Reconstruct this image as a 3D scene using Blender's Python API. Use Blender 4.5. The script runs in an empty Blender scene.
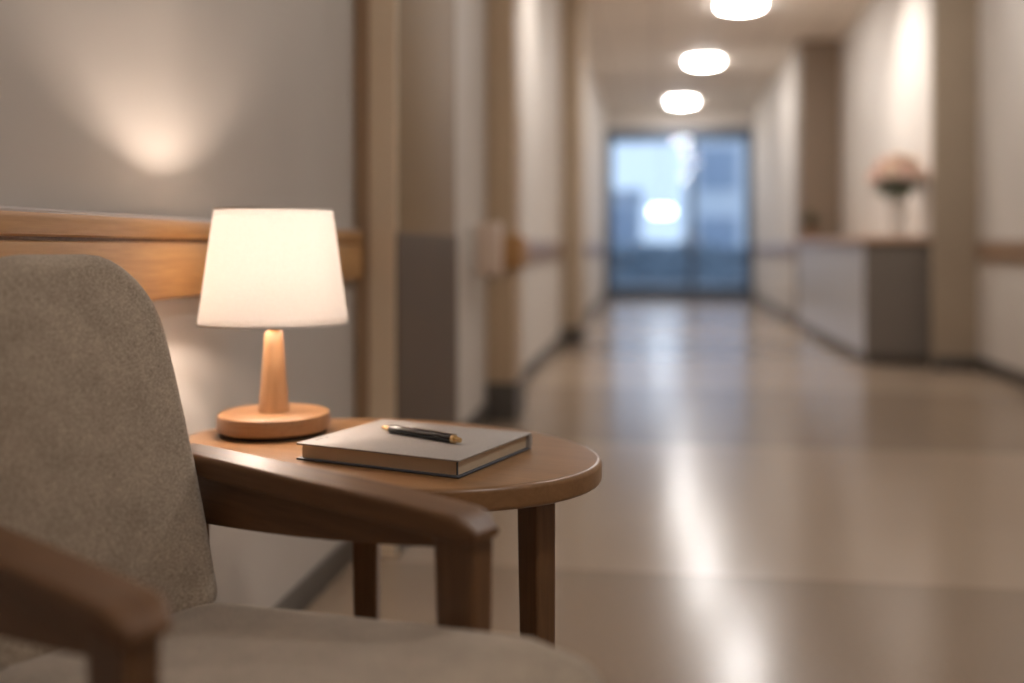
import bpy, bmesh, math, random
from mathutils import Vector, Matrix

random.seed(7)
PI = math.pi
S = bpy.context.scene
C = S.collection

# ------------------------------------------------------------------ materials
def lin(r, g, b):
    def f(c):
        c /= 255.0
        return c / 12.92 if c <= 0.04045 else ((c + 0.055) / 1.055) ** 2.4
    return (f(r), f(g), f(b), 1.0)


def new_mat(name):
    m = bpy.data.materials.new(name)
    m.use_nodes = True
    nt = m.node_tree
    b = nt.nodes['Principled BSDF']
    return m, nt, b


def plain(name, col, rough=0.5, metal=0.0, noise=0.06, scale=40.0, bump=0.0, spec=0.5):
    """base colour with a faint procedural mottling"""
    m, nt, b = new_mat(name)
    tc = nt.nodes.new('ShaderNodeTexCoord')
    nz = nt.nodes.new('ShaderNodeTexNoise')
    nz.inputs['Scale'].default_value = scale
    nz.inputs['Detail'].default_value = 4
    nt.links.new(tc.outputs['Object'], nz.inputs['Vector'])
    cr = nt.nodes.new('ShaderNodeValToRGB')
    cr.color_ramp.elements[0].position = 0.3
    cr.color_ramp.elements[1].position = 0.7
    cr.color_ramp.elements[0].color = tuple(c * (1 - noise) for c in col[:3]) + (1,)
    cr.color_ramp.elements[1].color = tuple(min(1, c * (1 + noise)) for c in col[:3]) + (1,)
    nt.links.new(nz.outputs['Fac'], cr.inputs['Fac'])
    nt.links.new(cr.outputs['Color'], b.inputs['Base Color'])
    b.inputs['Roughness'].default_value = rough
    b.inputs['Metallic'].default_value = metal
    b.inputs['Specular IOR Level'].default_value = spec
    if bump:
        bp = nt.nodes.new('ShaderNodeBump')
        bp.inputs['Strength'].default_value = bump
        bp.inputs['Distance'].default_value = 0.002
        nt.links.new(nz.outputs['Fac'], bp.inputs['Height'])
        nt.links.new(bp.outputs['Normal'], b.inputs['Normal'])
    return m


def wood(name, dark, light, axis=0, rough=0.38, scale=1.0, coat=0.15):
    """grain stretched along one object axis"""
    m, nt, b = new_mat(name)
    tc = nt.nodes.new('ShaderNodeTexCoord')
    mp = nt.nodes.new('ShaderNodeMapping')
    sc = [26 * scale] * 3
    sc[axis] = 1.6 * scale
    mp.inputs['Scale'].default_value = sc
    nt.links.new(tc.outputs['Object'], mp.inputs['Vector'])
    n1 = nt.nodes.new('ShaderNodeTexNoise')
    n1.inputs['Scale'].default_value = 1.3
    n1.inputs['Detail'].default_value = 8
    n1.inputs['Roughness'].default_value = 0.62
    n1.inputs['Distortion'].default_value = 0.6
    nt.links.new(mp.outputs['Vector'], n1.inputs['Vector'])
    n2 = nt.nodes.new('ShaderNodeTexNoise')
    n2.inputs['Scale'].default_value = 9.0
    n2.inputs['Detail'].default_value = 6
    nt.links.new(mp.outputs['Vector'], n2.inputs['Vector'])
    mx = nt.nodes.new('ShaderNodeMix')
    mx.data_type = 'FLOAT'
    mx.inputs[0].default_value = 0.3
    nt.links.new(n1.outputs['Fac'], mx.inputs[2])
    nt.links.new(n2.outputs['Fac'], mx.inputs[3])
    cr = nt.nodes.new('ShaderNodeValToRGB')
    cr.color_ramp.elements[0].position = 0.32
    cr.color_ramp.elements[1].position = 0.68
    cr.color_ramp.elements[0].color = dark
    cr.color_ramp.elements[1].color = light
    nt.links.new(mx.outputs[0], cr.inputs['Fac'])
    nt.links.new(cr.outputs['Color'], b.inputs['Base Color'])
    b.inputs['Roughness'].default_value = rough
    b.inputs['Coat Weight'].default_value = coat
    b.inputs['Coat Roughness'].default_value = 0.3
    bp = nt.nodes.new('ShaderNodeBump')
    bp.inputs['Strength'].default_value = 0.08
    bp.inputs['Distance'].default_value = 0.001
    nt.links.new(n2.outputs['Fac'], bp.inputs['Height'])
    nt.links.new(bp.outputs['Normal'], b.inputs['Normal'])
    return m


def fabric(name, dark, light, scale=1.0):
    """woven upholstery: two crossed sets of threads with a mottled yarn colour"""
    m, nt, b = new_mat(name)
    tc = nt.nodes.new('ShaderNodeTexCoord')
    nz = nt.nodes.new('ShaderNodeTexNoise')
    nz.inputs['Scale'].default_value = 520 * scale
    nz.inputs['Detail'].default_value = 3
    nt.links.new(tc.outputs['Object'], nz.inputs['Vector'])
    big = nt.nodes.new('ShaderNodeTexNoise')
    big.inputs['Scale'].default_value = 22 * scale
    big.inputs['Detail'].default_value = 5
    nt.links.new(tc.outputs['Object'], big.inputs['Vector'])
    waves = []
    for d in ('Y', 'Z', 'X'):
        w = nt.nodes.new('ShaderNodeTexWave')
        w.wave_type = 'BANDS'
        w.bands_direction = d
        w.inputs['Scale'].default_value = 150 * scale
        w.inputs['Distortion'].default_value = 1.5
        w.inputs['Detail'].default_value = 2
        w.inputs['Detail Scale'].default_value = 2
        nt.links.new(tc.outputs['Object'], w.inputs['Vector'])
        waves.append(w)
    a1 = nt.nodes.new('ShaderNodeMath'); a1.operation = 'ADD'
    a2 = nt.nodes.new('ShaderNodeMath'); a2.operation = 'ADD'
    nt.links.new(waves[0].outputs['Fac'], a1.inputs[0])
    nt.links.new(waves[1].outputs['Fac'], a1.inputs[1])
    nt.links.new(a1.outputs[0], a2.inputs[0])
    nt.links.new(waves[2].outputs['Fac'], a2.inputs[1])
    k = nt.nodes.new('ShaderNodeMath'); k.operation = 'MULTIPLY'
    k.inputs[1].default_value = 0.33
    nt.links.new(a2.outputs[0], k.inputs[0])
    mx = nt.nodes.new('ShaderNodeMix'); mx.data_type = 'FLOAT'
    mx.inputs[0].default_value = 1.0
    nt.links.new(k.outputs[0], mx.inputs[2])
    nt.links.new(nz.outputs['Fac'], mx.inputs[3])
    mx2 = nt.nodes.new('ShaderNodeMix'); mx2.data_type = 'FLOAT'
    mx2.inputs[0].default_value = 0.18
    nt.links.new(mx.outputs[0], mx2.inputs[2])
    nt.links.new(big.outputs['Fac'], mx2.inputs[3])
    cr = nt.nodes.new('ShaderNodeValToRGB')
    cr.color_ramp.elements[0].position = 0.34
    cr.color_ramp.elements[1].position = 0.66
    cr.color_ramp.elements[0].color = dark
    cr.color_ramp.elements[1].color = light
    nt.links.new(mx2.outputs[0], cr.inputs['Fac'])
    nt.links.new(cr.outputs['Color'], b.inputs['Base Color'])
    b.inputs['Roughness'].default_value = 0.92
    b.inputs['Specular IOR Level'].default_value = 0.15
    b.inputs['Sheen Weight'].default_value = 0.25
    b.inputs['Sheen Roughness'].default_value = 0.6
    bp = nt.nodes.new('ShaderNodeBump')
    bp.inputs['Strength'].default_value = 0.35
    bp.inputs['Distance'].default_value = 0.0012
    nt.links.new(mx.outputs[0], bp.inputs['Height'])
    nt.links.new(bp.outputs['Normal'], b.inputs['Normal'])
    return m


def emit(name, col, strength):
    m, nt, b = new_mat(name)
    b.inputs['Base Color'].default_value = col
    b.inputs['Emission Color'].default_value = col
    b.inputs['Emission Strength'].default_value = strength
    return m


def floor_mat():
    """polished vinyl laid in two alternating tones of large tiles, fine seams, soft gloss"""
    m, nt, b = new_mat('polished_floor')
    tc = nt.nodes.new('ShaderNodeTexCoord')
    sep = nt.nodes.new('ShaderNodeSeparateXYZ')
    nt.links.new(tc.outputs['Object'], sep.inputs[0])
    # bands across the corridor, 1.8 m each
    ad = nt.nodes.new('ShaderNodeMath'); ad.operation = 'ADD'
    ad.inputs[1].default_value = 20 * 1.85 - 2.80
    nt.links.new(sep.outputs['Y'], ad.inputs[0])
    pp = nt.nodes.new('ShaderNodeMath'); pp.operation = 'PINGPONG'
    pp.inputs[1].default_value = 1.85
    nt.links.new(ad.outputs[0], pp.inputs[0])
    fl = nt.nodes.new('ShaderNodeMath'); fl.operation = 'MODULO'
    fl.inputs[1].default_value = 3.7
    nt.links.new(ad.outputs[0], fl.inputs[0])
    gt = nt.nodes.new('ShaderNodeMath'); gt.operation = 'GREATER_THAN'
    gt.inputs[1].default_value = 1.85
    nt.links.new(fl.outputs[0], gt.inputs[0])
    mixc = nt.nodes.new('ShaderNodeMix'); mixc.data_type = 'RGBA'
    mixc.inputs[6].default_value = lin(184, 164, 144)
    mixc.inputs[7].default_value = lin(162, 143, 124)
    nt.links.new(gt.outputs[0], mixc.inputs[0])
    # terrazzo flecks
    nz = nt.nodes.new('ShaderNodeTexNoise')
    nz.inputs['Scale'].default_value = 90
    nz.inputs['Detail'].default_value = 4
    nt.links.new(tc.outputs['Object'], nz.inputs['Vector'])
    n2 = nt.nodes.new('ShaderNodeTexNoise')
    n2.inputs['Scale'].default_value = 1.4
    n2.inputs['Detail'].default_value = 5
    nt.links.new(tc.outputs['Object'], n2.inputs['Vector'])
    cr = nt.nodes.new('ShaderNodeValToRGB')
    cr.color_ramp.elements[0].color = (0.78, 0.76, 0.73, 1)
    cr.color_ramp.elements[1].color = (1.0, 1.0, 1.0, 1)
    nt.links.new(nz.outputs['Fac'], cr.inputs['Fac'])
    cr2 = nt.nodes.new('ShaderNodeValToRGB')
    cr2.color_ramp.elements[0].color = (0.86, 0.85, 0.83, 1)
    cr2.color_ramp.elements[1].color = (1.0, 1.0, 1.0, 1)
    nt.links.new(n2.outputs['Fac'], cr2.inputs['Fac'])
    mu = nt.nodes.new('ShaderNodeMix'); mu.data_type = 'RGBA'; mu.blend_type = 'MULTIPLY'
    mu.inputs[0].default_value = 1.0
    nt.links.new(mixc.outputs[2], mu.inputs[6])
    nt.links.new(cr.outputs['Color'], mu.inputs[7])
    mu2 = nt.nodes.new('ShaderNodeMix'); mu2.data_type = 'RGBA'; mu2.blend_type = 'MULTIPLY'
    mu2.inputs[0].default_value = 1.0
    nt.links.new(mu.outputs[2], mu2.inputs[6])
    nt.links.new(cr2.outputs['Color'], mu2.inputs[7])
    nt.links.new(mu2.outputs[2], b.inputs['Base Color'])
    b.inputs['Roughness'].default_value = 0.21
    b.inputs['Specular IOR Level'].default_value = FLOOR_SPEC
    bp = nt.nodes.new('ShaderNodeBump')
    bp.inputs['Strength'].default_value = 0.06
    bp.inputs['Distance'].default_value = 0.01
    n3 = nt.nodes.new('ShaderNodeTexNoise')
    n3.inputs['Scale'].default_value = 5.0
    n3.inputs['Detail'].default_value = 2
    nt.links.new(tc.outputs['Object'], n3.inputs['Vector'])
    nt.links.new(n3.outputs['Fac'], bp.inputs['Height'])
    nt.links.new(bp.outputs['Normal'], b.inputs['Normal'])
    return m


def ceiling_mat():
    m, nt, b = new_mat('ceiling_tiles')
    tc = nt.nodes.new('ShaderNodeTexCoord')
    br = nt.nodes.new('ShaderNodeTexBrick')
    br.offset = 0.0
    br.inputs['Color1'].default_value = lin(236, 226, 214)
    br.inputs['Color2'].default_value = lin(231, 221, 209)
    br.inputs['Mortar'].default_value = lin(200, 190, 178)
    br.inputs['Scale'].default_value = 1.0
    br.inputs['Mortar Size'].default_value = 0.012
    br.inputs['Brick Width'].default_value = 0.6
    br.inputs['Row Height'].default_value = 0.6
    nt.links.new(tc.outputs['Object'], br.inputs['Vector'])
    nt.links.new(br.outputs['Color'], b.inputs['Base Color'])
    b.inputs['Roughness'].default_value = 0.6
    return m


def glass_mat(name='pane_glass', tint=(0.86, 0.93, 1.0, 1)):
    m = bpy.data.materials.new(name)
    m.use_nodes = True
    nt = m.node_tree
    nt.nodes.clear()
    out = nt.nodes.new('ShaderNodeOutputMaterial')
    tr = nt.nodes.new('ShaderNodeBsdfTransparent')
    tr.inputs['Color'].default_value = tint
    gl = nt.nodes.new('ShaderNodeBsdfGlossy')
    gl.inputs['Roughness'].default_value = 0.02
    fr = nt.nodes.new('ShaderNodeFresnel')
    fr.inputs['IOR'].default_value = 1.5
    mx = nt.nodes.new('ShaderNodeMixShader')
    nt.links.new(fr.outputs[0], mx.inputs[0])
    nt.links.new(tr.outputs[0], mx.inputs[1])
    nt.links.new(gl.outputs[0], mx.inputs[2])
    nt.links.new(mx.outputs[0], out.inputs['Surface'])
    return m


def shade_mat():
    """thin linen shade: part of the bulb's light passes through"""
    m = bpy.data.materials.new('linen_shade')
    m.use_nodes = True
    nt = m.node_tree
    nt.nodes.clear()
    out = nt.nodes.new('ShaderNodeOutputMaterial')
    tc = nt.nodes.new('ShaderNodeTexCoord')
    nz = nt.nodes.new('ShaderNodeTexNoise')
    nz.inputs['Scale'].default_value = 300
    nt.links.new(tc.outputs['Object'], nz.inputs['Vector'])
    cr = nt.nodes.new('ShaderNodeValToRGB')
    cr.color_ramp.elements[0].color = (0.86, 0.83, 0.80, 1)
    cr.color_ramp.elements[1].color = (0.95, 0.93, 0.91, 1)
    nt.links.new(nz.outputs['Fac'], cr.inputs['Fac'])
    df = nt.nodes.new('ShaderNodeBsdfDiffuse')
    tl = nt.nodes.new('ShaderNodeBsdfTranslucent')
    nt.links.new(cr.outputs['Color'], df.inputs['Color'])
    nt.links.new(cr.outputs['Color'], tl.inputs['Color'])
    mx = nt.nodes.new('ShaderNodeMixShader')
    mx.inputs[0].default_value = 0.335
    nt.links.new(df.outputs[0], mx.inputs[1])
    nt.links.new(tl.outputs[0], mx.inputs[2])
    nt.links.new(mx.outputs[0], out.inputs['Surface'])
    return m


FLOOR_SPEC = 0.5

# light strengths
CEIL_E = 72.0
BULB_E = 450.0
SKY_E = 1.3
EXPOSURE = 0.08

M = {}
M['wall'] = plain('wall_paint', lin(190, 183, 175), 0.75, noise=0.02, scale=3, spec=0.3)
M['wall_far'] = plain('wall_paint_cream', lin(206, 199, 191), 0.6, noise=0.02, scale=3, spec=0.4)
M['pier'] = plain('pier_paint_beige', lin(164, 148, 128), 0.6, noise=0.03, scale=3)
M['pierfar'] = plain('pier_paint_pale', lin(190, 173, 150), 0.6, noise=0.03, scale=3)
M['dado'] = plain('dado_paint_brown', lin(88, 70, 51), 0.55, noise=0.04, scale=4)
M['cream'] = plain('trim_paint_cream', lin(226, 206, 178), 0.5, noise=0.03, scale=3)
M['base'] = plain('rubber_baseboard', lin(88, 82, 76), 0.5, noise=0.05, scale=8)
M['casing2'] = plain('casing_grey_brown', lin(132, 114, 96), 0.55)
M['pierfront'] = plain('pillar_paint_tan', lin(142, 118, 88), 0.6, noise=0.03, scale=3)
M['trimwood'] = wood('door_casing_wood', lin(150, 122, 94), lin(174, 146, 116), 2)
M['pierwood'] = wood('pillar_wood', lin(184, 160, 132), lin(204, 180, 150), 2, rough=0.5)
M['rail'] = wood('honey_rail_wood', lin(158, 112, 64), lin(196, 150, 96), 1, rough=0.4)
M['railfar'] = wood('muted_rail_wood', lin(136, 108, 86), lin(164, 136, 112), 1, rough=0.3)
M['railcap'] = plain('rail_pale_edge', lin(196, 188, 184), 0.25, noise=0.03)
M['chairwood_x'] = wood('chair_walnut_lengthwise', lin(90, 60, 36), lin(128, 91, 58), 0, rough=0.5, coat=0.1)
M['chairwood_z'] = wood('chair_walnut_upright', lin(90, 60, 36), lin(130, 93, 59), 2, rough=0.4, coat=0.2)
M['tablewood'] = wood('table_walnut_top', lin(128, 92, 56), lin(162, 120, 80), 0, rough=0.34, scale=0.8, coat=0.25)
M['tableleg'] = wood('table_walnut_leg', lin(92, 62, 37), lin(126, 90, 57), 2, rough=0.42)
M['lampwood'] = wood('lamp_beech', lin(162, 120, 82), lin(186, 146, 106), 2, rough=0.42)
M['lampwood_base'] = wood('lamp_beech_base', lin(146, 104, 68), lin(170, 128, 88), 0, rough=0.4)
M['fabric'] = fabric('oatmeal_weave', lin(126, 111, 95), lin(204, 186, 164))
M['felt'] = plain('black_felt', lin(28, 25, 23), 0.95)
M['brass'] = plain('brushed_brass', lin(200, 160, 96), 0.28, 1.0, noise=0.05)
M['chrome'] = plain('chrome', lin(214, 210, 204), 0.16, 1.0, noise=0.02)
M['gold'] = plain('polished_gold', lin(236, 204, 150), 0.25, 1.0, noise=0.04)
M['pen'] = plain('black_lacquer', lin(14, 14, 17), 0.22, noise=0.05)
M['cover'] = plain('grey_book_cloth', lin(170, 163, 157), 0.55, noise=0.05, scale=260, bump=0.1)
M['coverdark'] = plain('slate_book_board', lin(74, 78, 86), 0.5, noise=0.05, scale=200)
M['shade'] = shade_mat()
M['white'] = plain('white_plastic', lin(226, 222, 216), 0.4, noise=0.02)
M['dispenser'] = plain('beige_plastic', lin(214, 192, 174), 0.4, noise=0.02)
M['metalgrey'] = plain('grey_laminate', lin(120, 112, 104), 0.45, noise=0.03, scale=5)
M['laminate'] = plain('pale_laminate', lin(196, 194, 194), 0.3, noise=0.03, scale=5)
M['countertop'] = wood('counter_wood', lin(186, 150, 122), lin(206, 172, 144), 1, rough=0.35)
M['frame'] = plain('door_frame_slate', lin(78, 90, 108), 0.4, 0.3, noise=0.03)
M['glass'] = glass_mat()
M['bulb'] = emit('lit_bulb', (1.0, 0.83, 0.71, 1), BULB_E)
M['added_bulb'] = emit('added_lower_bulb', (1.0, 0.83, 0.71, 1), BULB_E * 0.8)  # glow of the added lower bulb
M['diffuser'] = emit('lit_diffuser', (1.0, 0.96, 0.93, 1), CEIL_E)
M['diffuserdim'] = emit('dimmed_diffuser', (1.0, 0.96, 0.93, 1), CEIL_E * 0.68)
M['diffuser2'] = emit('lit_pendant', (1.0, 0.97, 0.95, 1), 9.0)
M['pinkpetal'] = plain('blush_petals', lin(240, 214, 200), 0.7, noise=0.12, scale=30)
M['creampetal'] = plain('cream_petals', lin(242, 224, 204), 0.7, noise=0.1, scale=30)
M['peachpetal'] = plain('peach_petals', lin(234, 196, 174), 0.7, noise=0.1, scale=30)
M['leaf'] = plain('flower_leaf', lin(96, 112, 70), 0.5, noise=0.25, scale=25)
M['leafdark'] = plain('shrub_leaf', lin(78, 82, 56), 0.55, noise=0.25, scale=25)
M['vase'] = plain('pale_stoneware', lin(236, 232, 227), 0.3, noise=0.03)
M['pot'] = plain('brown_clay', lin(140, 110, 86), 0.7, noise=0.08)
M['paving'] = plain('grey_paving', lin(120, 124, 130), 0.8, noise=0.06, scale=2)
M['bldg'] = plain('pale_render', lin(226, 230, 236), 0.8, noise=0.03, scale=1)
M['bldg2'] = plain('slate_cladding', lin(196, 204, 216), 0.7, noise=0.05, scale=1)
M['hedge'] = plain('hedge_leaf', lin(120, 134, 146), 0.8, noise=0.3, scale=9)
M['winglass'] = plain('dark_window', lin(160, 174, 194), 0.3)


def page_mat():
    m, nt, b = new_mat('page_block')
    tc = nt.nodes.new('ShaderNodeTexCoord')
    w = nt.nodes.new('ShaderNodeTexWave')
    w.bands_direction = 'Z'
    w.inputs['Scale'].default_value = 420
    w.inputs['Distortion'].default_value = 0.6
    nt.links.new(tc.outputs['Object'], w.inputs['Vector'])
    cr = nt.nodes.new('ShaderNodeValToRGB')
    cr.color_ramp.elements[0].color = lin(196, 174, 146)
    cr.color_ramp.elements[1].color = lin(226, 208, 182)
    nt.links.new(w.outputs['Fac'], cr.inputs['Fac'])
    nt.links.new(cr.outputs['Color'], b.inputs['Base Color'])
    b.inputs['Roughness'].default_value = 0.9
    return m


M['pages'] = page_mat()
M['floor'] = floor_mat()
M['ceiling'] = ceiling_mat()

# ------------------------------------------------------------------ mesh helpers
def smooth_by_angle(me, deg=35):
    for p in me.polygons:
        p.use_smooth = True
    bm = bmesh.new()
    bm.from_mesh(me)
    a = math.radians(deg)
    for e in bm.edges:
        if len(e.link_faces) == 2 and e.calc_face_angle(0) > a:
            e.smooth = False
    bm.to_mesh(me)
    bm.free()


def obj(name, bm, mat, parent=None, angle=35):
    bmesh.ops.recalc_face_normals(bm, faces=bm.faces)
    me = bpy.data.meshes.new(name)
    bm.to_mesh(me)
    bm.free()
    smooth_by_angle(me, angle)
    o = bpy.data.objects.new(name, me)
    C.objects.link(o)
    for mm in (mat if isinstance(mat, (list, tuple)) else [mat]):
        me.materials.append(mm)
    if parent is not None:
        o.parent = parent
    return o


def tag(o, label, cat, group=None):
    o['label'] = label
    o['category'] = cat
    if group:
        o['group'] = group
    return o


def thing(name, label, cat, loc=(0, 0, 0), rz=0.0, group=None):
    o = bpy.data.objects.new(name, None)
    o.empty_display_size = 0.1
    C.objects.link(o)
    o.location = loc
    o.rotation_euler = (0, 0, rz)
    return tag(o, label, cat, group)


def struct(name, bm, mat, parent=None, angle=35):
    o = obj(name, bm, mat, parent, angle)
    if parent is None:
        o['kind'] = 'structure'
    return o


def add_box(bm, x0, x1, y0, y1, z0, z1, bev=0.0, seg=3, mat=None):
    r = bmesh.ops.create_cube(bm, size=1.0)
    vs = r['verts']
    for v in vs:
        v.co = Vector((x0 + (v.co.x + 0.5) * (x1 - x0), y0 + (v.co.y + 0.5) * (y1 - y0), z0 + (v.co.z + 0.5) * (z1 - z0)))
    if bev:
        es = list({e for v in vs for e in v.link_edges})
        bmesh.ops.bevel(bm, geom=es, offset=bev, segments=seg, profile=0.5, affect='EDGES', clamp_overlap=True)
    return vs


def box(x0, x1, y0, y1, z0, z1, bev=0.0, seg=3):
    bm = bmesh.new()
    add_box(bm, x0, x1, y0, y1, z0, z1, bev, seg)
    return bm


def add_loft(bm, rings, cap=True, closed=False):
    """rings: lists of points of equal length"""
    vr = [[bm.verts.new(p) for p in r] for r in rings]
    n = len(vr[0])
    for a, b in zip(vr[:-1], vr[1:]):
        for i in range(n):
            j = (i + 1) % n
            bm.faces.new((a[i], a[j], b[j], b[i]))
    if cap:
        bm.faces.new(list(reversed(vr[0])))
        bm.faces.new(vr[-1])
    return vr


def add_lathe(bm, prof, n=48, c=(0, 0, 0), cap=True):
    rings = []
    for r, z in prof:
        rings.append([(c[0] + r * math.cos(2 * PI * i / n), c[1] + r * math.sin(2 * PI * i / n), c[2] + z) for i in range(n)])
    add_loft(bm, rings, cap)


def lathe(prof, n=48, c=(0, 0, 0), cap=True):
    bm = bmesh.new()
    add_lathe(bm, prof, n, c, cap)
    return bm


def add_tube(bm, pts, rad, n=10):
    pts = [Vector(p) for p in pts]
    rads = rad if isinstance(rad, (list, tuple)) else [rad] * len(pts)
    rings = []
    up = Vector((0, 0, 1))
    for i, p in enumerate(pts):
        d = (pts[min(i + 1, len(pts) - 1)] - pts[max(i - 1, 0)]).normalized()
        ref = up if abs(d.z) < 0.95 else Vector((1, 0, 0))
        u = d.cross(ref).normalized()
        v = u.cross(d).normalized()
        rings.append([p + rads[i] * (math.cos(2 * PI * k / n) * u + math.sin(2 * PI * k / n) * v) for k in range(n)])
    add_loft(bm, rings)


def rrect(hx, hy, r, k=8, r2=None):
    """rounded rectangle outline, counter-clockwise"""
    r = max(min(r, hx - 1e-4, hy - 1e-4), 1e-4)
    r2 = r if r2 is None else max(min(r2, hx - 1e-4, hy - 1e-4), 1e-4)    # radius of the two lower corners
    pts = []
    for cx, cy, a0, q in ((hx - r, hy - r, 0, r), (-hx + r, hy - r, PI / 2, r), (-hx + r2, -hy + r2, PI, r2), (hx - r2, -hy + r2, 1.5 * PI, r2)):
        for i in range(k + 1):
            a = a0 + PI / 2 * i / k
            pts.append((cx + q * math.cos(a), cy + q * math.sin(a)))
    # extra points along the straight runs so that curved deformations stay smooth
    out = []
    for i, p in enumerate(pts):
        q = pts[(i + 1) % len(pts)]
        out.append(p)
        L = math.hypot(q[0] - p[0], q[1] - p[1])
        if (i + 1) % (k + 1) == 0:
            for t in range(1, 10):
                out.append((p[0] + (q[0] - p[0]) * t / 10, p[1] + (q[1] - p[1]) * t / 10))
    return out


def pad(hx, hy, R, th, r, crown, warp, seg=6, inner=10, R2=None):
    """upholstered pad: rounded outline, rolled edge, crowned faces; warp(u, v, w) gives the final point"""
    bm = bmesh.new()
    def ring(d, w, sc=1.0):
        return [warp(x * sc, y * sc, w) for x, y in rrect(hx - d, hy - d, max(R - d, 0.004), 8, None if R2 is None else max(R2 - d, 0.004))]
    rings = []
    for s in range(inner, 0, -1):                      # back face, centre outwards
        f = 1 - s / (inner + 0.5)
        rings.append(ring(r, -th / 2 - crown * 0.4 * (1 - f ** 2.5), f))
    for i in range(2 * seg + 1):                        # rolled edge
        a = -PI / 2 + PI * i / (2 * seg)
        rings.append(ring(r * (1 - math.cos(a)), (th / 2 - r) * (1 if a > 0 else -1 if a < 0 else 0) + r * math.sin(a)))
    for s in range(1, inner + 1):
        f = 1 - s / (inner + 0.5)
        rings.append(ring(r, th / 2 + crown * (1 - f ** 2.5), f))
    add_loft(bm, rings)
    return bm


# ------------------------------------------------------------------ room shell
WL = -0.87          # left wall plane
H = 3.3             # ceiling
YB, YE = -2.6, 17.75

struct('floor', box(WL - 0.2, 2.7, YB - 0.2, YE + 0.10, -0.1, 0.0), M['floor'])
struct('ceiling', box(WL - 0.2, 2.7, YB - 0.2, YE + 0.1, H, H + 0.1), M['ceiling'])
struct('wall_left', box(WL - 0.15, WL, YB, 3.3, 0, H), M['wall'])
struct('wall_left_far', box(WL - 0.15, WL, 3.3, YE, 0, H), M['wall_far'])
struct('wall_back', box(WL, 2.36, YB - 0.15, YB, 0, H), M['wall_far'])
struct('wall_right', box(2.36, 2.55, YB, 7.8, 0, H), M['wall_far'])
struct('wall_right_reception', box(2.115, 2.55, 7.8, 12.0, 0, H), M['wall_far'])
struct('wall_right_far', box(1.68, 2.55, 12.0, YE, 0, H), M['wall_far'])
struct('wall_end', box(WL - 0.1, 1.68, YE - 0.02, YE + 0.1, 2.98, H), M['wall_far'])
# beige facing on the pillar between the near right wall and the reception wall
struct('trim_1', box(2.04, 2.36, 7.77, 7.83, 0, H), M['pier'])
# brown casing beyond the reception counter
struct('trim_2', box(1.66, 2.115, 11.9, 12.35, 0, H, 0.004, 1), M['casing2'])

# left pillars
def pillar(name, x1, y0, y1, mat):
    return struct(name, box(WL, x1, y0, y1, 0, H, 0.006, 2), mat)

pl = pillar('trim_3', -0.75, 2.85, 3.74, M['pierfront'])
dado = struct('dado_panel', box(-0.75, -0.742, 2.837, 3.735, 0.10, 0.945, 0.003, 1), M['dado'], pl)
casing = struct('casing', box(WL, -0.829, 2.828, 2.85, 0, H, 0.004, 1), M['trimwood'], pl)
crm = struct('corner_trim', box(-0.829, -0.745, 2.835, 2.85, 0, H, 0.004, 1), M['cream'], pl)
struct('plinth', box(-0.75, -0.738, 2.84, 3.74, 0, 0.10, 0.003, 1), M['base'], pl)
p2 = pillar('trim_4', -0.722, 5.13, 5.45, M['pierwood'])
struct('plinth', box(WL, -0.708, 5.115, 5.46, 0, 0.2, 0.004, 1), M['base'], p2)
p3 = pillar('trim_5', -0.68, 9.3, 9.85, M['pierfar'])
struct('plinth', box(WL, -0.668, 9.288, 9.86, 0, 0.16, 0.004, 1), M['base'], p3)

def skirting(name, x0, x1, y0, y1, h=0.10):
    struct(name, box(x0, x1, y0, y1, 0, h, 0.004, 2), M['base'])

skirting('baseboard_left_near', WL, WL + 0.012, YB, 2.828, 0.075)
skirting('baseboard_left_middle', WL, WL + 0.012, 3.74, 5.115)
skirting('baseboard_left_alcove', WL, WL + 0.012, 5.46, 9.288)
skirting('baseboard_left_far', WL, WL + 0.012, 9.86, YE - 0.1)
skirting('baseboard_right_near', 2.348, 2.36, YB, 7.77)
skirting('baseboard_right_pillar', 2.04, 2.348, 7.758, 7.77)
skirting('baseboard_right_far', 1.668, 1.68, 12.35, YE - 0.1)
skirting('baseboard_back', WL + 0.012, 2.348, YB, YB + 0.012)

# ------------------------------------------------------------------ glazed entrance at the end of the corridor
door = struct('door_1', box(-0.87, -0.79, YE - 0.07, YE + 0.05, 0, 2.98, 0.004, 1), M['frame'])
fb = bmesh.new()
add_box(fb, 1.60, 1.68, YE - 0.07, YE + 0.05, 0, 2.98)
add_box(fb, -0.79, 1.60, YE - 0.07, YE + 0.05, 2.88, 2.98)
add_box(fb, -0.79, 1.60, YE - 0.05, YE + 0.03, 0, 0.10)
struct('outer_frame', fb, M['frame'], door)
for x0, x1 in ((-0.79, 0.64), (0.64, 1.60)):
    lb = bmesh.new()
    add_box(lb, x0, x0 + 0.05, YE - 0.04, YE + 0.02, 0.1, 2.88)
    add_box(lb, x1 - 0.05, x1, YE - 0.04, YE + 0.02, 0.1, 2.88)
    add_box(lb, x0 + 0.05, x1 - 0.05, YE - 0.04, YE + 0.02, 0.1, 0.22)
    add_box(lb, x0 + 0.05, x1 - 0.05, YE - 0.04, YE + 0.02, 2.81, 2.88)
    lf = struct('door_leaf', lb, M['frame'], door)
    struct('pane', box(x0 + 0.05, x1 - 0.05, YE - 0.016, YE - 0.004, 0.22, 2.81), M['glass'], lf)
    hb = bmesh.new()
    hx = x1 - 0.10 if x0 < 0 else x0 + 0.10
    add_tube(hb, [(hx, YE - 0.03, 0.85), (hx, YE - 0.09, 0.87), (hx, YE - 0.09, 1.23), (hx, YE - 0.03, 1.25)], 0.014, 8)
    struct('handle', hb, M['chrome'], lf)

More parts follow.
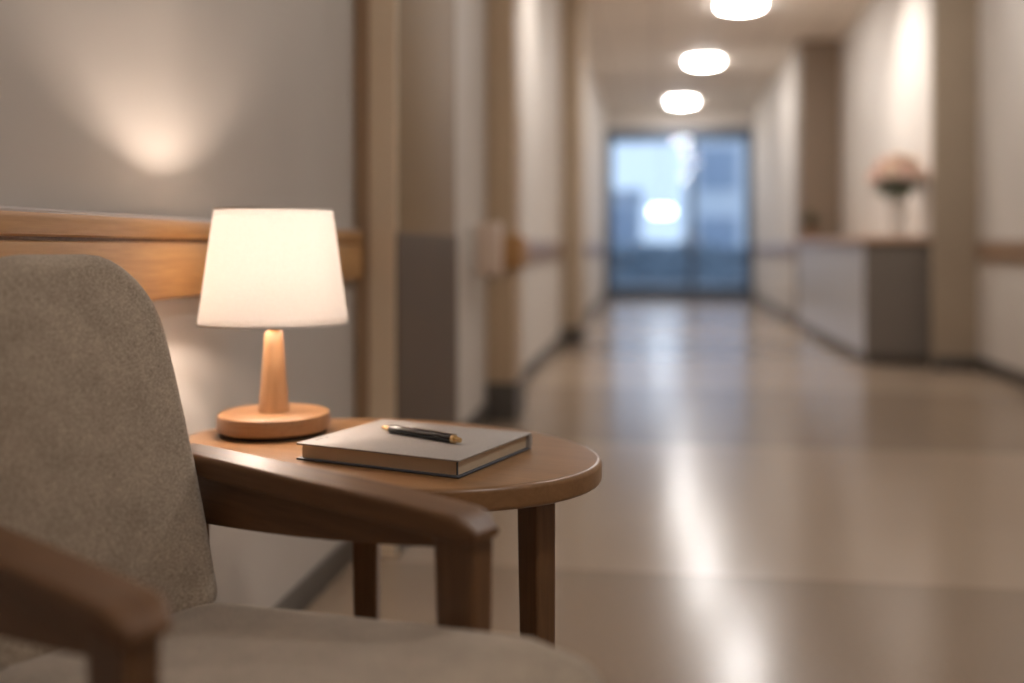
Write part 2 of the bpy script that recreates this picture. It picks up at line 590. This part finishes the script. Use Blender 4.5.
# ------------------------------------------------------------------ handrails
def rail_segment(y0, y1, x, sgn, label, zc=0.882, wd='railfar'):
    """flat wooden wall rail: broad board, groove, upper board, pale rounded top edge"""
    t = thing('wall_handrail', label, 'handrail', (x, (y0 + y1) / 2, zc), 0)
    h = (y1 - y0) / 2
    def prism(prof, m, name):
        bm = bmesh.new()
        add_loft(bm, [[(sgn * px, -h, pz) for px, pz in prof], [(sgn * px, h, pz) for px, pz in prof]])
        return obj(name, bm, m, t)
    prism([(0, -.072), (.022, -.072), (.029, -.069), (.032, -.062), (.032, .020), (.030, .026), (.027, .028), (0, .028)], M[wd], 'lower_board')
    prism([(0, .028), (.020, .028), (.020, .034), (0, .034)], M['chairwood_x'], 'groove')
    prism([(0, .034), (.027, .034), (.031, .037), (.032, .043), (.032, .060), (.029, .067), (0, .067)], M[wd], 'upper_board')
    prism([(0, .067), (.029, .067), (.030, .070), (.028, .073), (0, .074)], M['railcap'], 'top_edge')
    return t

rail_segment(YB + 0.05, 2.80, WL, 1, 'honey wood handrail on the wall behind the armchair and lamp', wd='rail')
rail_segment(5.50, 9.25, WL, 1, 'wood handrail along the left wall beyond the wooden pillar')
rail_segment(9.90, 17.4, WL, 1, 'farthest wood handrail on the left wall, running to the glass doors')
rail_segment(YB + 0.05, 7.72, 2.36, -1, 'wood handrail on the right wall at the edge of the photo')
rail_segment(12.45, 17.4, 1.68, -1, 'wood handrail on the far right wall beyond the counter')

# rail return wrapped over the wooden pillar
rr = thing('wall_handrail', 'brown handrail end block mounted on the wooden pillar', 'handrail', (-0.722, 5.29, 0.882))
obj('end_block', box(-0.11, 0.045, -0.195, -0.16, -0.09, 0.085, 0.012, 3), M['rail'], rr)
obj('board', box(0.0, 0.045, -0.16, 0.16, -0.075, 0.07, 0.008, 3), M['rail'], rr)

# ------------------------------------------------------------------ wall dispenser
dsp = thing('wall_dispenser', 'pale wall-mounted dispenser box just before the wooden pillar', 'dispenser', (WL, 4.68, 0.77))
obj('body', box(0.032, 0.15, -0.06, 0.06, 0.0, 0.25, 0.02, 4), M['dispenser'], dsp)
obj('back_plate', box(0.0, 0.034, -0.05, 0.05, 0.01, 0.24, 0.006, 2), M['white'], dsp)
obj('nozzle', lathe([(0.012, 0), (0.014, 0.03)], 14, (0.10, 0, -0.028)), M['metalgrey'], dsp)

# ------------------------------------------------------------------ ceiling lights
def ceiling_light(x, y, label, group=None, dif='diffuser'):
    t = thing('ceiling_light', label, 'ceiling light', (x, y, H), 0, group)
    obj('trim_ring', lathe([(0.235, -0.001), (0.24, -0.006), (0.225, -0.010), (0.212, -0.010), (0.21, -0.001)], 48), M['white'], t)
    obj('diffuser', lathe([(0.21, -0.002), (0.208, -0.024), (0.19, -0.038), (0.14, -0.052), (0.07, -0.059), (0.01, -0.060)], 48), M[dif], t)
    return t

ceiling_light(0.834, 10.02, 'round white ceiling light nearest the camera, cut by the top edge')
ceiling_light(0.62, 13.02, 'middle one of the three lit round ceiling lights')
ceiling_light(0.435, 16.53, 'farthest lit round ceiling light, closest to the glass doors')
for yy in (6.7, 3.4, 0.2):
    ceiling_light(1.05, yy, 'round white ceiling light overhead, outside the photo above the corridor', 'ceiling lights overhead', 'diffuserdim')

def downlight(x, y, aimx, label, power):
    t = thing('downlight', label, 'downlight', (x, y, H))
    obj('trim_ring', lathe([(0.062, -0.001), (0.064, -0.008), (0.05, -0.012), (0.046, -0.001)], 32), M['white'], t)
    obj('lens', lathe([(0.046, -0.002), (0.044, -0.006), (0.004, -0.007)], 24), M['diffuser'], t)
    ld = bpy.data.lights.new('downlight_beam', 'SPOT')
    ld.energy = power
    ld.color = (1.0, 0.92, 0.86)
    ld.spot_size = math.radians(84)
    ld.spot_blend = 1.0
    ld.shadow_soft_size = 0.04
    lo = bpy.data.objects.new('downlight_beam', ld)
    C.objects.link(lo)
    lo.parent = t
    lo.location = (0, 0, -0.03)
    d = Vector((aimx, 0, -1))
    lo.rotation_euler = d.to_track_quat('-Z', 'Y').to_euler()
    return t

downlight(1.0, 8.75, 0.95, 'small recessed downlight washing the wall behind the flowers', 160)
downlight(-0.15, 6.9, -0.5, 'small recessed downlight washing the left wall past the wooden pillar', 80)

# ------------------------------------------------------------------ reception counter, flowers, plant
ct = thing('reception_counter', 'grey reception counter with a pale wood top along the right wall', 'counter', (1.60, 8.0, 0))
obj('front_panel', box(0.0, 0.03, 0.03, 3.62, 0.08, 0.945, 0.003, 1), M['laminate'], ct)
obj('end_panel', box(0.0, 0.495, 0.0, 0.03, 0.08, 0.945, 0.003, 1), M['metalgrey'], ct)
obj('end_panel', box(0.0, 0.495, 3.62, 3.65, 0.08, 0.945, 0.003, 1), M['metalgrey'], ct)
obj('carcass', box(0.03, 0.49, 0.03, 3.62, 0.08, 0.945), M['metalgrey'], ct)
obj('plinth', box(0.03, 0.49, 0.03, 3.62, 0.0, 0.08), M['base'], ct)
obj('worktop', box(-0.03, 0.495, -0.03, 3.68, 0.945, 0.99, 0.006, 2), M['countertop'], ct)

VX, VY, VZ = 1.89, 8.25, 0.99
vs = thing('vase', 'pale tapered vase holding the bouquet on the reception counter', 'vase', (VX, VY, VZ))
vb = lathe([(0.060, 0.0), (0.065, 0.006), (0.072, 0.10), (0.078, 0.20), (0.083, 0.265), (0.085, 0.275), (0.079, 0.275), (0.073, 0.20), (0.066, 0.10), (0.058, 0.02), (0.01, 0.016)], 40)
obj('body', vb, M['vase'], vs)

def blossom_bm(r, rnd):
    bm = bmesh.new()
    for layer, (rad, n, tilt, up) in enumerate(((0.98, 6, 1.05, 0.0), (0.78, 5, 0.7, 0.05), (0.52, 5, 0.35, 0.1), (0.25, 3, 0.1, 0.12))):
        for k in range(n):
            a = 2 * PI * k / n + layer * 0.6 + rnd.uniform(-.1, .1)
            rows = []
            for i in range(5):
                f = i / 4
                rr_ = r * rad * (0.2 + 0.8 * f ** 0.8) * math.sin(0.5 + tilt)
                zz = r * (0.15 + up * 3 + 0.75 * f * math.cos(tilt * 0.8)) - r * 0.25 * max(0, f - 0.7) * tilt
                w = 0.95 * math.sin(PI * (0.18 + 0.68 * f)) * r * rad * 0.75 / max(rr_, 0.3 * r)
                rows.append([bm.verts.new((rr_ * math.cos(a + w * s), rr_ * math.sin(a + w * s), zz - 0.08 * r * abs(s))) for s in (-1, -.5, 0, .5, 1)])
            for p, q in zip(rows[:-1], rows[1:]):
                for i in range(4):
                    bm.faces.new((p[i], p[i + 1], q[i + 1], q[i]))
    bmesh.ops.recalc_face_normals(bm, faces=bm.faces)
    bmesh.ops.solidify(bm, geom=list(bm.faces), thickness=0.0015)
    add_lathe(bm, [(0.01 * r / 0.05, -0.1 * r), (0.35 * r, 0.1 * r), (0.3 * r, 0.45 * r), (0.1 * r, 0.6 * r)], 10)
    return bm


def leaf_into(bm, p, d, L, w):
    d = Vector(d).normalized()
    side = d.cross(Vector((0, 0, 1)))
    side = side.normalized() if side.length > 1e-3 else Vector((1, 0, 0))
    up = side.cross(d)
    rows = []
    for i in range(6):
        f = i / 5
        ww = w * math.sin(PI * min(0.97, 0.06 + f * 0.92)) ** 0.8
        c_ = Vector(p) + d * L * f - up * (-0.1) * L * math.sin(PI * f) - Vector((0, 0, 0.25 * L * f * f))
        rows.append((c_ - side * ww + up * ww * 0.3, c_, c_ + side * ww + up * ww * 0.3))
    for off in (0,):
        vv = [[bm.verts.new(q) for q in r] for r in rows]
        for a, b in zip(vv[:-1], vv[1:]):
            for i in range(2):
                bm.faces.new((a[i], a[i + 1], b[i + 1], b[i]))


kinds = [('pinkpetal', 'blush pink'), ('creampetal', 'cream'), ('peachpetal', 'peach')]
rnd = random.Random(3)
spots = []
for ring_r, n, zz in ((0.04, 4, 0.30), (0.11, 8, 0.26), (0.16, 11, 0.18)):
    for k in range(n):
        a = 2 * PI * k / n + ring_r * 9
        spots.append((ring_r * math.cos(a), ring_r * math.sin(a), zz + rnd.uniform(-.025, .025)))
fl = thing('bouquet', 'full bouquet of blush, peach and cream blooms in the pale vase', 'flowers', (VX, VY, VZ))
for i, (dx, dy, dz) in enumerate(spots):
    key, colour = kinds[(i * 7 + i // 3) % 3]
    head = Vector((dx, dy, 0.275 + dz))
    ang = math.atan2(dy, dx)
    rr0 = 0.066 + rnd.uniform(-.006, .006)
    bb = blossom_bm(rr0, rnd)
    tilt = Matrix.Rotation(min(0.9, math.hypot(dx, dy) * 4.2), 4, Vector((-math.sin(ang), math.cos(ang), 0)))
    bmesh.ops.transform(bb, matrix=Matrix.Translation(head) @ tilt, verts=bb.verts)
    obj('blossom', bb, M[key], fl)
    sb = bmesh.new()
    base = Vector((dx * 0.18, dy * 0.18, 0.03))
    neck = Vector((dx * 0.36, dy * 0.36, 0.275))
    add_tube(sb, [base, neck, (neck + head) / 2 + Vector((0, 0, 0.015)), head], 0.0035, 6)
    obj('stem', sb, M['leaf'], fl)
    lb = bmesh.new()
    for s, q in ((-0.6, 0.35), (0.55, 0.5), (0.0, 0.2)):
        a2 = ang + s
        leaf_into(lb, neck.lerp(head, q), (math.cos(a2), math.sin(a2), 0.45), 0.12, 0.03)
    obj('leaf', lb, M['leaf'], fl)

pp = thing('potted_plant', 'small dark potted plant at the far end of the counter', 'plant', (1.70, 11.35, 0.99))
obj('pot', lathe([(0.05, 0), (0.055, 0.004), (0.075, 0.11), (0.08, 0.115), (0.08, 0.13), (0.07, 0.13), (0.066, 0.10), (0.01, 0.10)], 28), M['pot'], pp)
lb = bmesh.new()
for k in range(60):
    a = rnd.uniform(0, 2 * PI)
    e = rnd.uniform(0.3, 1.4)
    leaf_into(lb, (rnd.uniform(-.03, .03), rnd.uniform(-.03, .03), 0.10 + rnd.uniform(0, .12)), (math.cos(a) * math.cos(e), math.sin(a) * math.cos(e), math.sin(e)), rnd.uniform(.10, .17), .022)
obj('foliage', lb, M['leafdark'], pp)

# ------------------------------------------------------------------ oval-round side table
TX, TY, TZ = -0.4370, 1.5564, 0.58
TROT = math.radians(-15.25)
tb = thing('side_table', 'round brown wooden side table under the lamp and book, beside the armchair', 'table', (TX, TY, 0), TROT)
RA, RB, TH = 0.364, 0.262, 0.034
bm = bmesh.new()
N = 120
prof = []
r = 0.008
for i in range(7):
    a = -PI / 2 + PI / 2 * i / 6
    prof.append((r * (1 - math.cos(a)), -TH + r + r * math.sin(a)))
for i in range(7):
    a = PI / 2 * i / 6
    prof.append((r * (1 - math.cos(a)), -r + r * math.sin(a)))
rings = []
for d, z in prof:
    rings.append([((RA - d) * math.cos(2 * PI * k / N), (RB - d) * math.sin(2 * PI * k / N), TZ + z) for k in range(N)])
add_loft(bm, rings)
obj('table_top', bm, M['tablewood'], tb)

def world_to(t, x, y):
    a = t.rotation_euler[2]
    dx, dy = x - t.location.x, y - t.location.y
    return (dx * math.cos(a) + dy * math.sin(a), -dx * math.sin(a) + dy * math.cos(a))

def taper_leg(cx, cy, bx, by, s0, s1, rot, z1, bev=0.004):
    bm_ = bmesh.new()
    rings_ = []
    for z, s, f in ((z1, s0, 0), (0.0, s1, 1)):
        ox, oy = cx + (bx - cx) * f, cy + (by - cy) * f
        rings_.append([(ox + px * math.cos(rot) - py * math.sin(rot), oy + px * math.sin(rot) + py * math.cos(rot), z) for px, py in rrect(s / 2, s / 2, bev, 3)])
    add_loft(bm_, rings_)
    return bm_

for (wx, wy, ww, s0, s1, rot) in ((-0.172, 1.452, 0.0, 0.042, 0.034, 68), (-0.505, 1.716, 0.0, 0.047, 0.036, 20), (-0.762, 1.580, 0.0, 0.047, 0.036, -40)):
    lx, ly = world_to(tb, wx, wy)
    obj('leg', taper_leg(lx, ly, lx * 1.02, ly * 1.04, s0, s1, math.radians(rot), TZ - TH), M['tableleg'], tb)
# curved under-top bracing joining the legs
br = bmesh.new()
pts = [world_to(tb, *p) for p in ((-0.172, 1.452), (-0.505, 1.716), (-0.762, 1.580))]
for a, b in ((0, 1), (1, 2), (2, 0)):
    pa, pb = Vector((*pts[a], TZ - TH - 0.018)), Vector((*pts[b], TZ - TH - 0.018))
    add_tube(br, [pa, (pa + pb) / 2, pb], 0.012, 8)
obj('brace', br, M['tableleg'], tb)

# ------------------------------------------------------------------ table lamp
LX, LY = -0.6545, 1.6590
lamp = thing('table_lamp', 'lit table lamp with a white cone shade and turned wood base', 'lamp', (LX, LY, TZ))
obj('foot_pad', lathe([(0.088, 0.0), (0.0905, 0.001), (0.0905, 0.006), (0.088, 0.007)], 64), M['felt'], lamp)
obj('base', lathe([(0.089, 0.006), (0.094, 0.007), (0.0965, 0.010), (0.0965, 0.030), (0.0945, 0.0345), (0.090, 0.0365), (0.03, 0.0375), (0.01, 0.0375)], 72), M['lampwood_base'], lamp)
obj('stem', lathe([(0.0265, 0.037), (0.0268, 0.040), (0.0255, 0.050), (0.0213, 0.100), (0.0172, 0.150), (0.0155, 0.172), (0.0140, 0.175), (0.009, 0.1755)], 48), M['lampwood'], lamp)
obj('neck', lathe([(0.009, 0.175), (0.0095, 0.177), (0.0095, 0.196), (0.014, 0.198), (0.0125, 0.202), (0.0125, 0.294), (0.010, 0.297), (0.005, 0.297)], 28), M['brass'], lamp)
SHB, SHT = 0.1885, 0.388
sb = bmesh.new()
prof = []
RBOT, RTOP = 0.1275, 0.1005
for i in range(13):
    f = i / 12
    prof.append((RBOT + (RTOP - RBOT) * f, SHB + (SHT - SHB) * f))
add_lathe(sb, prof, 96, cap=False)
shade = obj('lamp_shade', sb, M['shade'], lamp)
so = shade.modifiers.new('Solidify', 'SOLIDIFY')
so.thickness = 0.0012
for R_, z_ in ((RBOT - 0.0015, SHB + 0.002), (RTOP - 0.0015, SHT - 0.002)):
    rb = bmesh.new()
    add_lathe(rb, [(R_ - 0.002, z_ - 0.002), (R_ + 0.0022, z_ - 0.002), (R_ + 0.0022, z_ + 0.002), (R_ - 0.002, z_ + 0.002), (R_ - 0.002, z_ - 0.002)], 96, cap=False)
    obj('rim_wire', rb, M['white'], shade)
spb = bmesh.new()
for k in range(3):
    a = 2 * PI * k / 3 + 0.4
    add_tube(spb, [(0, 0, SHT - 0.012), (0.05 * math.cos(a), 0.05 * math.sin(a), SHT - 0.012), ((RTOP - 0.002) * math.cos(a), (RTOP - 0.002) * math.sin(a), SHT - 0.003)], 0.0014, 6)
add_lathe(spb, [(0.006, SHT - 0.016), (0.007, SHT - 0.012), (0.006, SHT - 0.004), (0.003, SHT + 0.003), (0.001, SHT + 0.004)], 14)
obj('shade_holder', spb, M['brass'], lamp)
BZ = 0.325
bb = bmesh.new()
add_lathe(bb, [(0.008, BZ - 0.030), (0.010, BZ - 0.020), (0.014, BZ - 0.010), (0.016, BZ), (0.0145, BZ + 0.008), (0.010, BZ + 0.0135), (0.005, BZ + 0.0155), (0.001, BZ + 0.016)], 32)
obj('bulb', bb, M['bulb'], lamp)
sk = bmesh.new()
add_tube(sk, [(-0.010, 0, 0.206), (-0.030, 0, 0.204), (-0.040, 0, 0.208), (-0.040, 0, 0.216)], [0.004, 0.004, 0.008, 0.011], 12)
obj('added_side_socket', sk, M['brass'], lamp)  # made-up holder for the added lower bulb
b2 = bmesh.new()
add_lathe(b2, [(0.008, -0.014), (0.012, -0.009), (0.0155, 0), (0.0135, 0.008), (0.009, 0.013), (0.001, 0.016)], 28, (-0.040, 0, 0.230))
obj('bulb', b2, M['added_bulb'], lamp)  # unseen extra bulb, added to brighten the wall below the shade

# ------------------------------------------------------------------ book and pen
F = Vector((-0.2690, 1.3600)); Lc = Vector((-0.5370, 1.4500)); Rc = Vector((-0.1954, 1.5803))
ex = (Lc - F)
bw = ex.length
ang = math.atan2(ex.y, ex.x)
bh = 0.232
bk = thing('book', 'thick grey hardcover book lying on the side table under the pen', 'book', (F.x, F.y, TZ), ang)
# local: x from front corner to left corner, y negative = away from the camera
sg = -1 if (Rc - F).dot(Vector((-math.sin(ang), math.cos(ang)))) < 0 else 1
def ybox(x0, x1, y0, y1, z0, z1, bev=0.0, seg=2):
    a, b = sorted((sg * y0, sg * y1))
    return box(x0, x1, a, b, z0, z1, bev, seg)
BT = 0.026
obj('back_cover', ybox(0, bw, 0, bh, 0.0002, 0.0032, 0.0012), M['coverdark'], bk)
obj('front_cover', ybox(0, bw, 0, bh, BT - 0.003, BT, 0.0012), M['cover'], bk)
obj('page_block', ybox(0.006, bw - 0.007, 0.006, bh - 0.006, 0.0032, BT - 0.003), M['pages'], bk)
spn = bmesh.new()
arc = []
for i in range(9):
    a = -PI / 2 + PI * i / 8
    arc.append((bh - 0.002 + 0.006 * math.cos(a), BT / 2 + (BT / 2 - 0.0003) * math.sin(a)))
inn = [(bh - 0.006, BT - 0.003), (bh - 0.006, 0.0032)]
pr = arc + inn
add_loft(spn, [[(0.0, sg * y, z) for y, z in pr], [(bw, sg * y, z) for y, z in pr]])
obj('spine', spn, M['cover'], bk)
hb = ybox(0.0045, 0.0065, 0.0045, 0.0068, 0.004, BT - 0.004)
obj('bookmark_ribbon', hb, M['coverdark'], bk)
mk = bmesh.new()
for q in (0.012, 0.021, 0.034):
    vv = add_box(mk, bw - 0.016 - q * 0.1, bw - 0.011 - q * 0.1, sg * (q + 0.02) - 0.001, sg * (q + 0.02) + 0.001, BT - 0.0002, BT + 0.0003)
obj('cover_mark', mk, M['coverdark'], bk)

P0 = Vector((-0.4352, 1.5585)); P1 = Vector((-0.2868, 1.4678))
pd = P1 - P0
plen = pd.length
pz = TZ + BT + 0.0066
pen = thing('pen', 'black ballpoint pen with gold tip lying on the grey book', 'pen', (P0.x, P0.y, pz), math.atan2(pd.y, pd.x))
def xlathe(prof_, n=24):
    bm_ = bmesh.new()
    add_loft(bm_, [[(x_, r_ * math.cos(2 * PI * k / n), r_ * math.sin(2 * PI * k / n)) for k in range(n)] for x_, r_ in prof_])
    return bm_
obj('tip', xlathe([(0, 0.0007), (0.003, 0.0012), (0.004, 0.0026), (0.014, 0.0044), (0.021, 0.0055), (0.022, 0.0060)]), M['gold'], pen)
obj('barrel', xlathe([(0.022, 0.0060), (0.023, 0.0064), (0.05, 0.0066), (0.10, 0.0066), (plen - 0.020, 0.0062), (plen - 0.018, 0.0060)]), M['pen'], pen)
obj('cap_ring', xlathe([(plen - 0.018, 0.0060), (plen - 0.0175, 0.0066), (plen - 0.012, 0.0066), (plen - 0.0115, 0.0056)]), M['gold'], pen)
obj('push_button', xlathe([(plen - 0.0115, 0.0042), (plen - 0.004, 0.0040), (plen - 0.001, 0.0034), (plen, 0.0015)]), M['gold'], pen)
cl = bmesh.new()
add_box(cl, plen - 0.100, plen - 0.012, -0.0012, 0.0030, 0.0066, 0.0080, 0.0006, 2)
add_box(cl, plen - 0.018, plen - 0.012, 0.0005, 0.0042, 0.0050, 0.0075)
add_box(cl, plen - 0.090, plen - 0.085, 0.0005, 0.0042, 0.0058, 0.0070)
obj('clip', cl, M['chrome'], pen)

# ------------------------------------------------------------------ armchair
CROT = math.radians(-30.9)
ch = thing('armchair', 'taupe upholstered armchair with brown wooden arms against the left wall', 'chair', (-0.5015, 1.0142, 0), CROT)
AY = 0.18
AN = 0.198   # the near arm sits a little wider
def seat_top(x):
    f = (x + 0.16) / 0.46
    return 0.450 + 0.072 * max(0, min(f, 1.15))
SX0, SX1 = -0.165, 0.462
def seat_warp(u, v, w):
    x = (SX0 + SX1) / 2 + u
    th = 0.10
    z = seat_top(x) - th / 2 + w
    # waterfall front edge
    if x > 0.34:
        z -= 0.9 * (x - 0.34) ** 2
    return (x, v, z)
obj('seat', pad((SX1 - SX0) / 2, 0.155, 0.045, 0.10, 0.028, 0.008, seat_warp, inner=14), M['fabric'], ch)

BH0, BH1 = 0.432, 0.892
def back_warp(u, v, w):
    # u: across (chair y), v: up the back, w: out of the face
    f = (v + (BH1 - BH0) / 2) / (BH1 - BH0)
    y = u * (1.0 - (0.25 if u > 0 else 0.17) * f)
    x = -0.170 - 0.115 * f - 0.012 * math.sin(PI * f) * -1
    return (x + w, y, BH0 + f * (BH1 - BH0))
obj('backrest', pad(0.158, (BH1 - BH0) / 2, 0.105, 0.055, 0.026, 0.012, back_warp, inner=14, R2=0.030), M['fabric'], ch)

def arm_bm(side):
    bm_ = bmesh.new()
    x0, x1 = -0.295, (0.281 if side > 0 else 0.264)
    rings_ = []
    n = 36
    for i in range(n + 1):
        f = i / n
        x = x0 + (x1 - x0) * f
        # front rounding
        e = max(0.0, (x - (x1 - 0.030)) / 0.030)
        b = max(0.0, ((x0 + 0.02) - x) / 0.02)
        k = math.sqrt(max(0.0, 1 - e * e)) if e > 0 else 1.0
        kb = math.sqrt(max(0.0, 1 - b * b)) if b > 0 else 1.0
        k = max(0.30, min(k, kb))
        w = (0.026 + 0.003 * math.sin(PI * f)) * (0.55 + 0.45 * k)
        droop = -0.005 * max(0.0, (x - 0.10) / 0.19) ** 2
        t = 0.0145 * k
        zc = (0.6125 if side > 0 else 0.617) + droop - 0.004 * e
        rings_.append([(x, side * ((AY - 0.006) if side > 0 else AN) + px, zc + pz_) for px, pz_ in rrect(w, t, min(0.006, t * 0.8), 5)])
    add_loft(bm_, rings_)
    return bm_

def apron_bm(side):
    bm_ = bmesh.new()
    rings_ = []
    for i in range(15):
        f = i / 14
        x = 0.215 - 0.465 * f
        zb = 0.580 - 0.074 * f + 0.023 * f * f
        zt = 0.603 - 0.004 * max(0.0, (x - 0.10) / 0.19) ** 2
        y0, y1 = side * (AY if side > 0 else AN) - 0.012, side * (AY if side > 0 else AN) + 0.012
        rings_.append([(x, y0, zb), (x, y1, zb), (x, y1, zt), (x, y0, zt)])
    add_loft(bm_, rings_)
    return bm_

def front_leg(side):
    bm_ = bmesh.new()
    rings_ = []
    for z, xa, xb in ((0.602, 0.211, 0.272), (0.40, 0.219, 0.268), (0.0, 0.232, 0.266)):
        hx, cx = (xb - xa) / 2, (xa + xb) / 2
        rings_.append([(cx + px - (0 if side > 0 else 0.017), side * (AY if side > 0 else AN) + py, z) for px, py in rrect(hx, 0.0155, 0.004, 3)])
    add_loft(bm_, rings_)
    return bm_

def rear_leg(side):
    bm_ = bmesh.new()
    rings_ = []
    for z, cx, hx in ((0.606, -0.268, 0.020), (0.40, -0.252, 0.022), (0.0, -0.275, 0.016)):
        rings_.append([(cx + px, side * (AY if side > 0 else AN) + py, z) for px, py in rrect(hx, 0.0155, 0.004, 3)])
    add_loft(bm_, rings_)
    return bm_

for sd in (1, -1):
    obj('armrest', arm_bm(sd), M['chairwood_x'], ch)
    obj('arm_apron', apron_bm(sd), M['chairwood_x'], ch)
    obj('leg', front_leg(sd), M['chairwood_z'], ch)
    obj('leg', rear_leg(sd), M['chairwood_z'], ch)
    rb_ = bmesh.new()
    add_loft(rb_, [[(0.222, sd * (AY if sd > 0 else AN) - 0.009, 0.395), (0.222, sd * (AY if sd > 0 else AN) + 0.009, 0.395), (0.222, sd * (AY if sd > 0 else AN) + 0.009, 0.345), (0.222, sd * (AY if sd > 0 else AN) - 0.009, 0.345)],
                   [(-0.245, sd * (AY if sd > 0 else AN) - 0.009, 0.335), (-0.245, sd * (AY if sd > 0 else AN) + 0.009, 0.335), (-0.245, sd * (AY if sd > 0 else AN) + 0.009, 0.285), (-0.245, sd * (AY if sd > 0 else AN) - 0.009, 0.285)]])
    obj('seat_rail', rb_, M['chairwood_x'], ch)
obj('cross_rail', box(0.228, 0.252, -AN, AY, 0.33, 0.385, 0.003, 1), M['chairwood_x'], ch)
obj('cross_rail', box(-0.262, -0.242, -AN, AY, 0.285, 0.335, 0.003, 1), M['chairwood_x'], ch)
bk_ = bmesh.new()
add_box(bk_, -0.266, -0.244, -AN, AY, 0.50, 0.545, 0.004, 1)
obj('back_rail', bk_, M['chairwood_x'], ch)

# ------------------------------------------------------------------ beyond the glass doors
struct('ground', box(-14, 16, YE + 0.10, 60, -0.12, -0.02), M['paving'])
def building(x0, x1, y0, y1, h, m, label, nx, nz):
    t = thing('building', label, 'building', ((x0 + x1) / 2, (y0 + y1) / 2, -0.02))
    hx, hy = (x1 - x0) / 2, (y1 - y0) / 2
    obj('wall', box(-hx, hx, -hy, hy, 0, h), m, t)
    obj('roof_edge', box(-hx - .1, hx + .1, -hy - .1, hy + .1, h, h + 0.25), M['bldg2'], t)
    for i in range(nx):
        for j in range(nz):
            cx = -hx + (i + 0.5) * 2 * hx / nx
            cz = (j + 0.55) * h / nz
            obj('window', box(cx - 0.32 * 2 * hx / nx, cx + 0.32 * 2 * hx / nx, -hy - 0.04, -hy + 0.02, cz - 0.3 * h / nz, cz + 0.3 * h / nz), M['winglass'], t)
    return t
building(1.1, 7.0, 34, 40, 4.6, M['bldg'], 'pale building seen through the right glass door', 3, 2)
building(-6.5, -0.6, 40, 46, 3.0, M['bldg2'], 'low slate building seen through the left glass door', 4, 1)

hg = bmesh.new()
hr = random.Random(5)
for k in range(240):
    x = hr.uniform(-4, 6); z = hr.uniform(0.05, 0.95); y = hr.uniform(27.0, 28.0)
    bmesh.ops.create_icosphere(hg, subdivisions=1, radius=hr.uniform(.12, .26), matrix=Matrix.Translation((x, y, z)))
add_box(hg, -4, 6, 27.1, 27.9, -0.02, 0.9)
tag(obj('hedge', hg, M['hedge']), 'low dark hedge outside beyond the glass doors', 'hedge')

pn = thing('pendant_light', 'glowing round pendant lamp seen through the left glass door', 'pendant light', (0.14, 20.9, 1.66))
obj('drum', lathe([(0.01, -0.075), (0.21, -0.07), (0.225, -0.055), (0.225, 0.055), (0.21, 0.07), (0.01, 0.075)], 40), M['diffuser2'], pn)
obj('cable', lathe([(0.006, 0.075), (0.006, 1.50)], 8), M['felt'], pn)
struct('trim_6', box(-1.4, 2.4, YE + 0.1, YE + 4.0, 3.16, 3.30), M['bldg'])   # canopy over the entrance that carries the pendant

# ------------------------------------------------------------------ world, camera, view
w = bpy.data.worlds.new('overcast_sky')
S.world = w
w.use_nodes = True
nt = w.node_tree
bg = nt.nodes['Background']
bg.inputs['Color'].default_value = (0.74, 0.85, 1.0, 1)
bg.inputs['Strength'].default_value = SKY_E

cd = bpy.data.cameras.new('camera')
cam = bpy.data.objects.new('camera', cd)
C.objects.link(cam)
cam.location = (0, 0, 0.9)
cam.rotation_euler = (PI / 2, 0, math.atan(0.143))
cd.sensor_width = 36
cd.lens = 36 * 1000 / 1024
cd.shift_y = -(341.5 - 248) / 1024
cd.dof.use_dof = True
cd.dof.focus_distance = 1.41
cd.dof.aperture_fstop = 1.12
cd.clip_end = 200
S.camera = cam

S.view_settings.view_transform = 'Standard'
S.view_settings.look = 'None'
S.view_settings.gamma = 1
S.view_settings.exposure = EXPOSURE
S.view_settings.use_curve_mapping = False
try:
    S.cycles.use_denoising = True
    S.cycles.max_bounces = 10
    S.cycles.diffuse_bounces = 6
    S.cycles.sample_clamp_indirect = 8
except Exception:
    pass
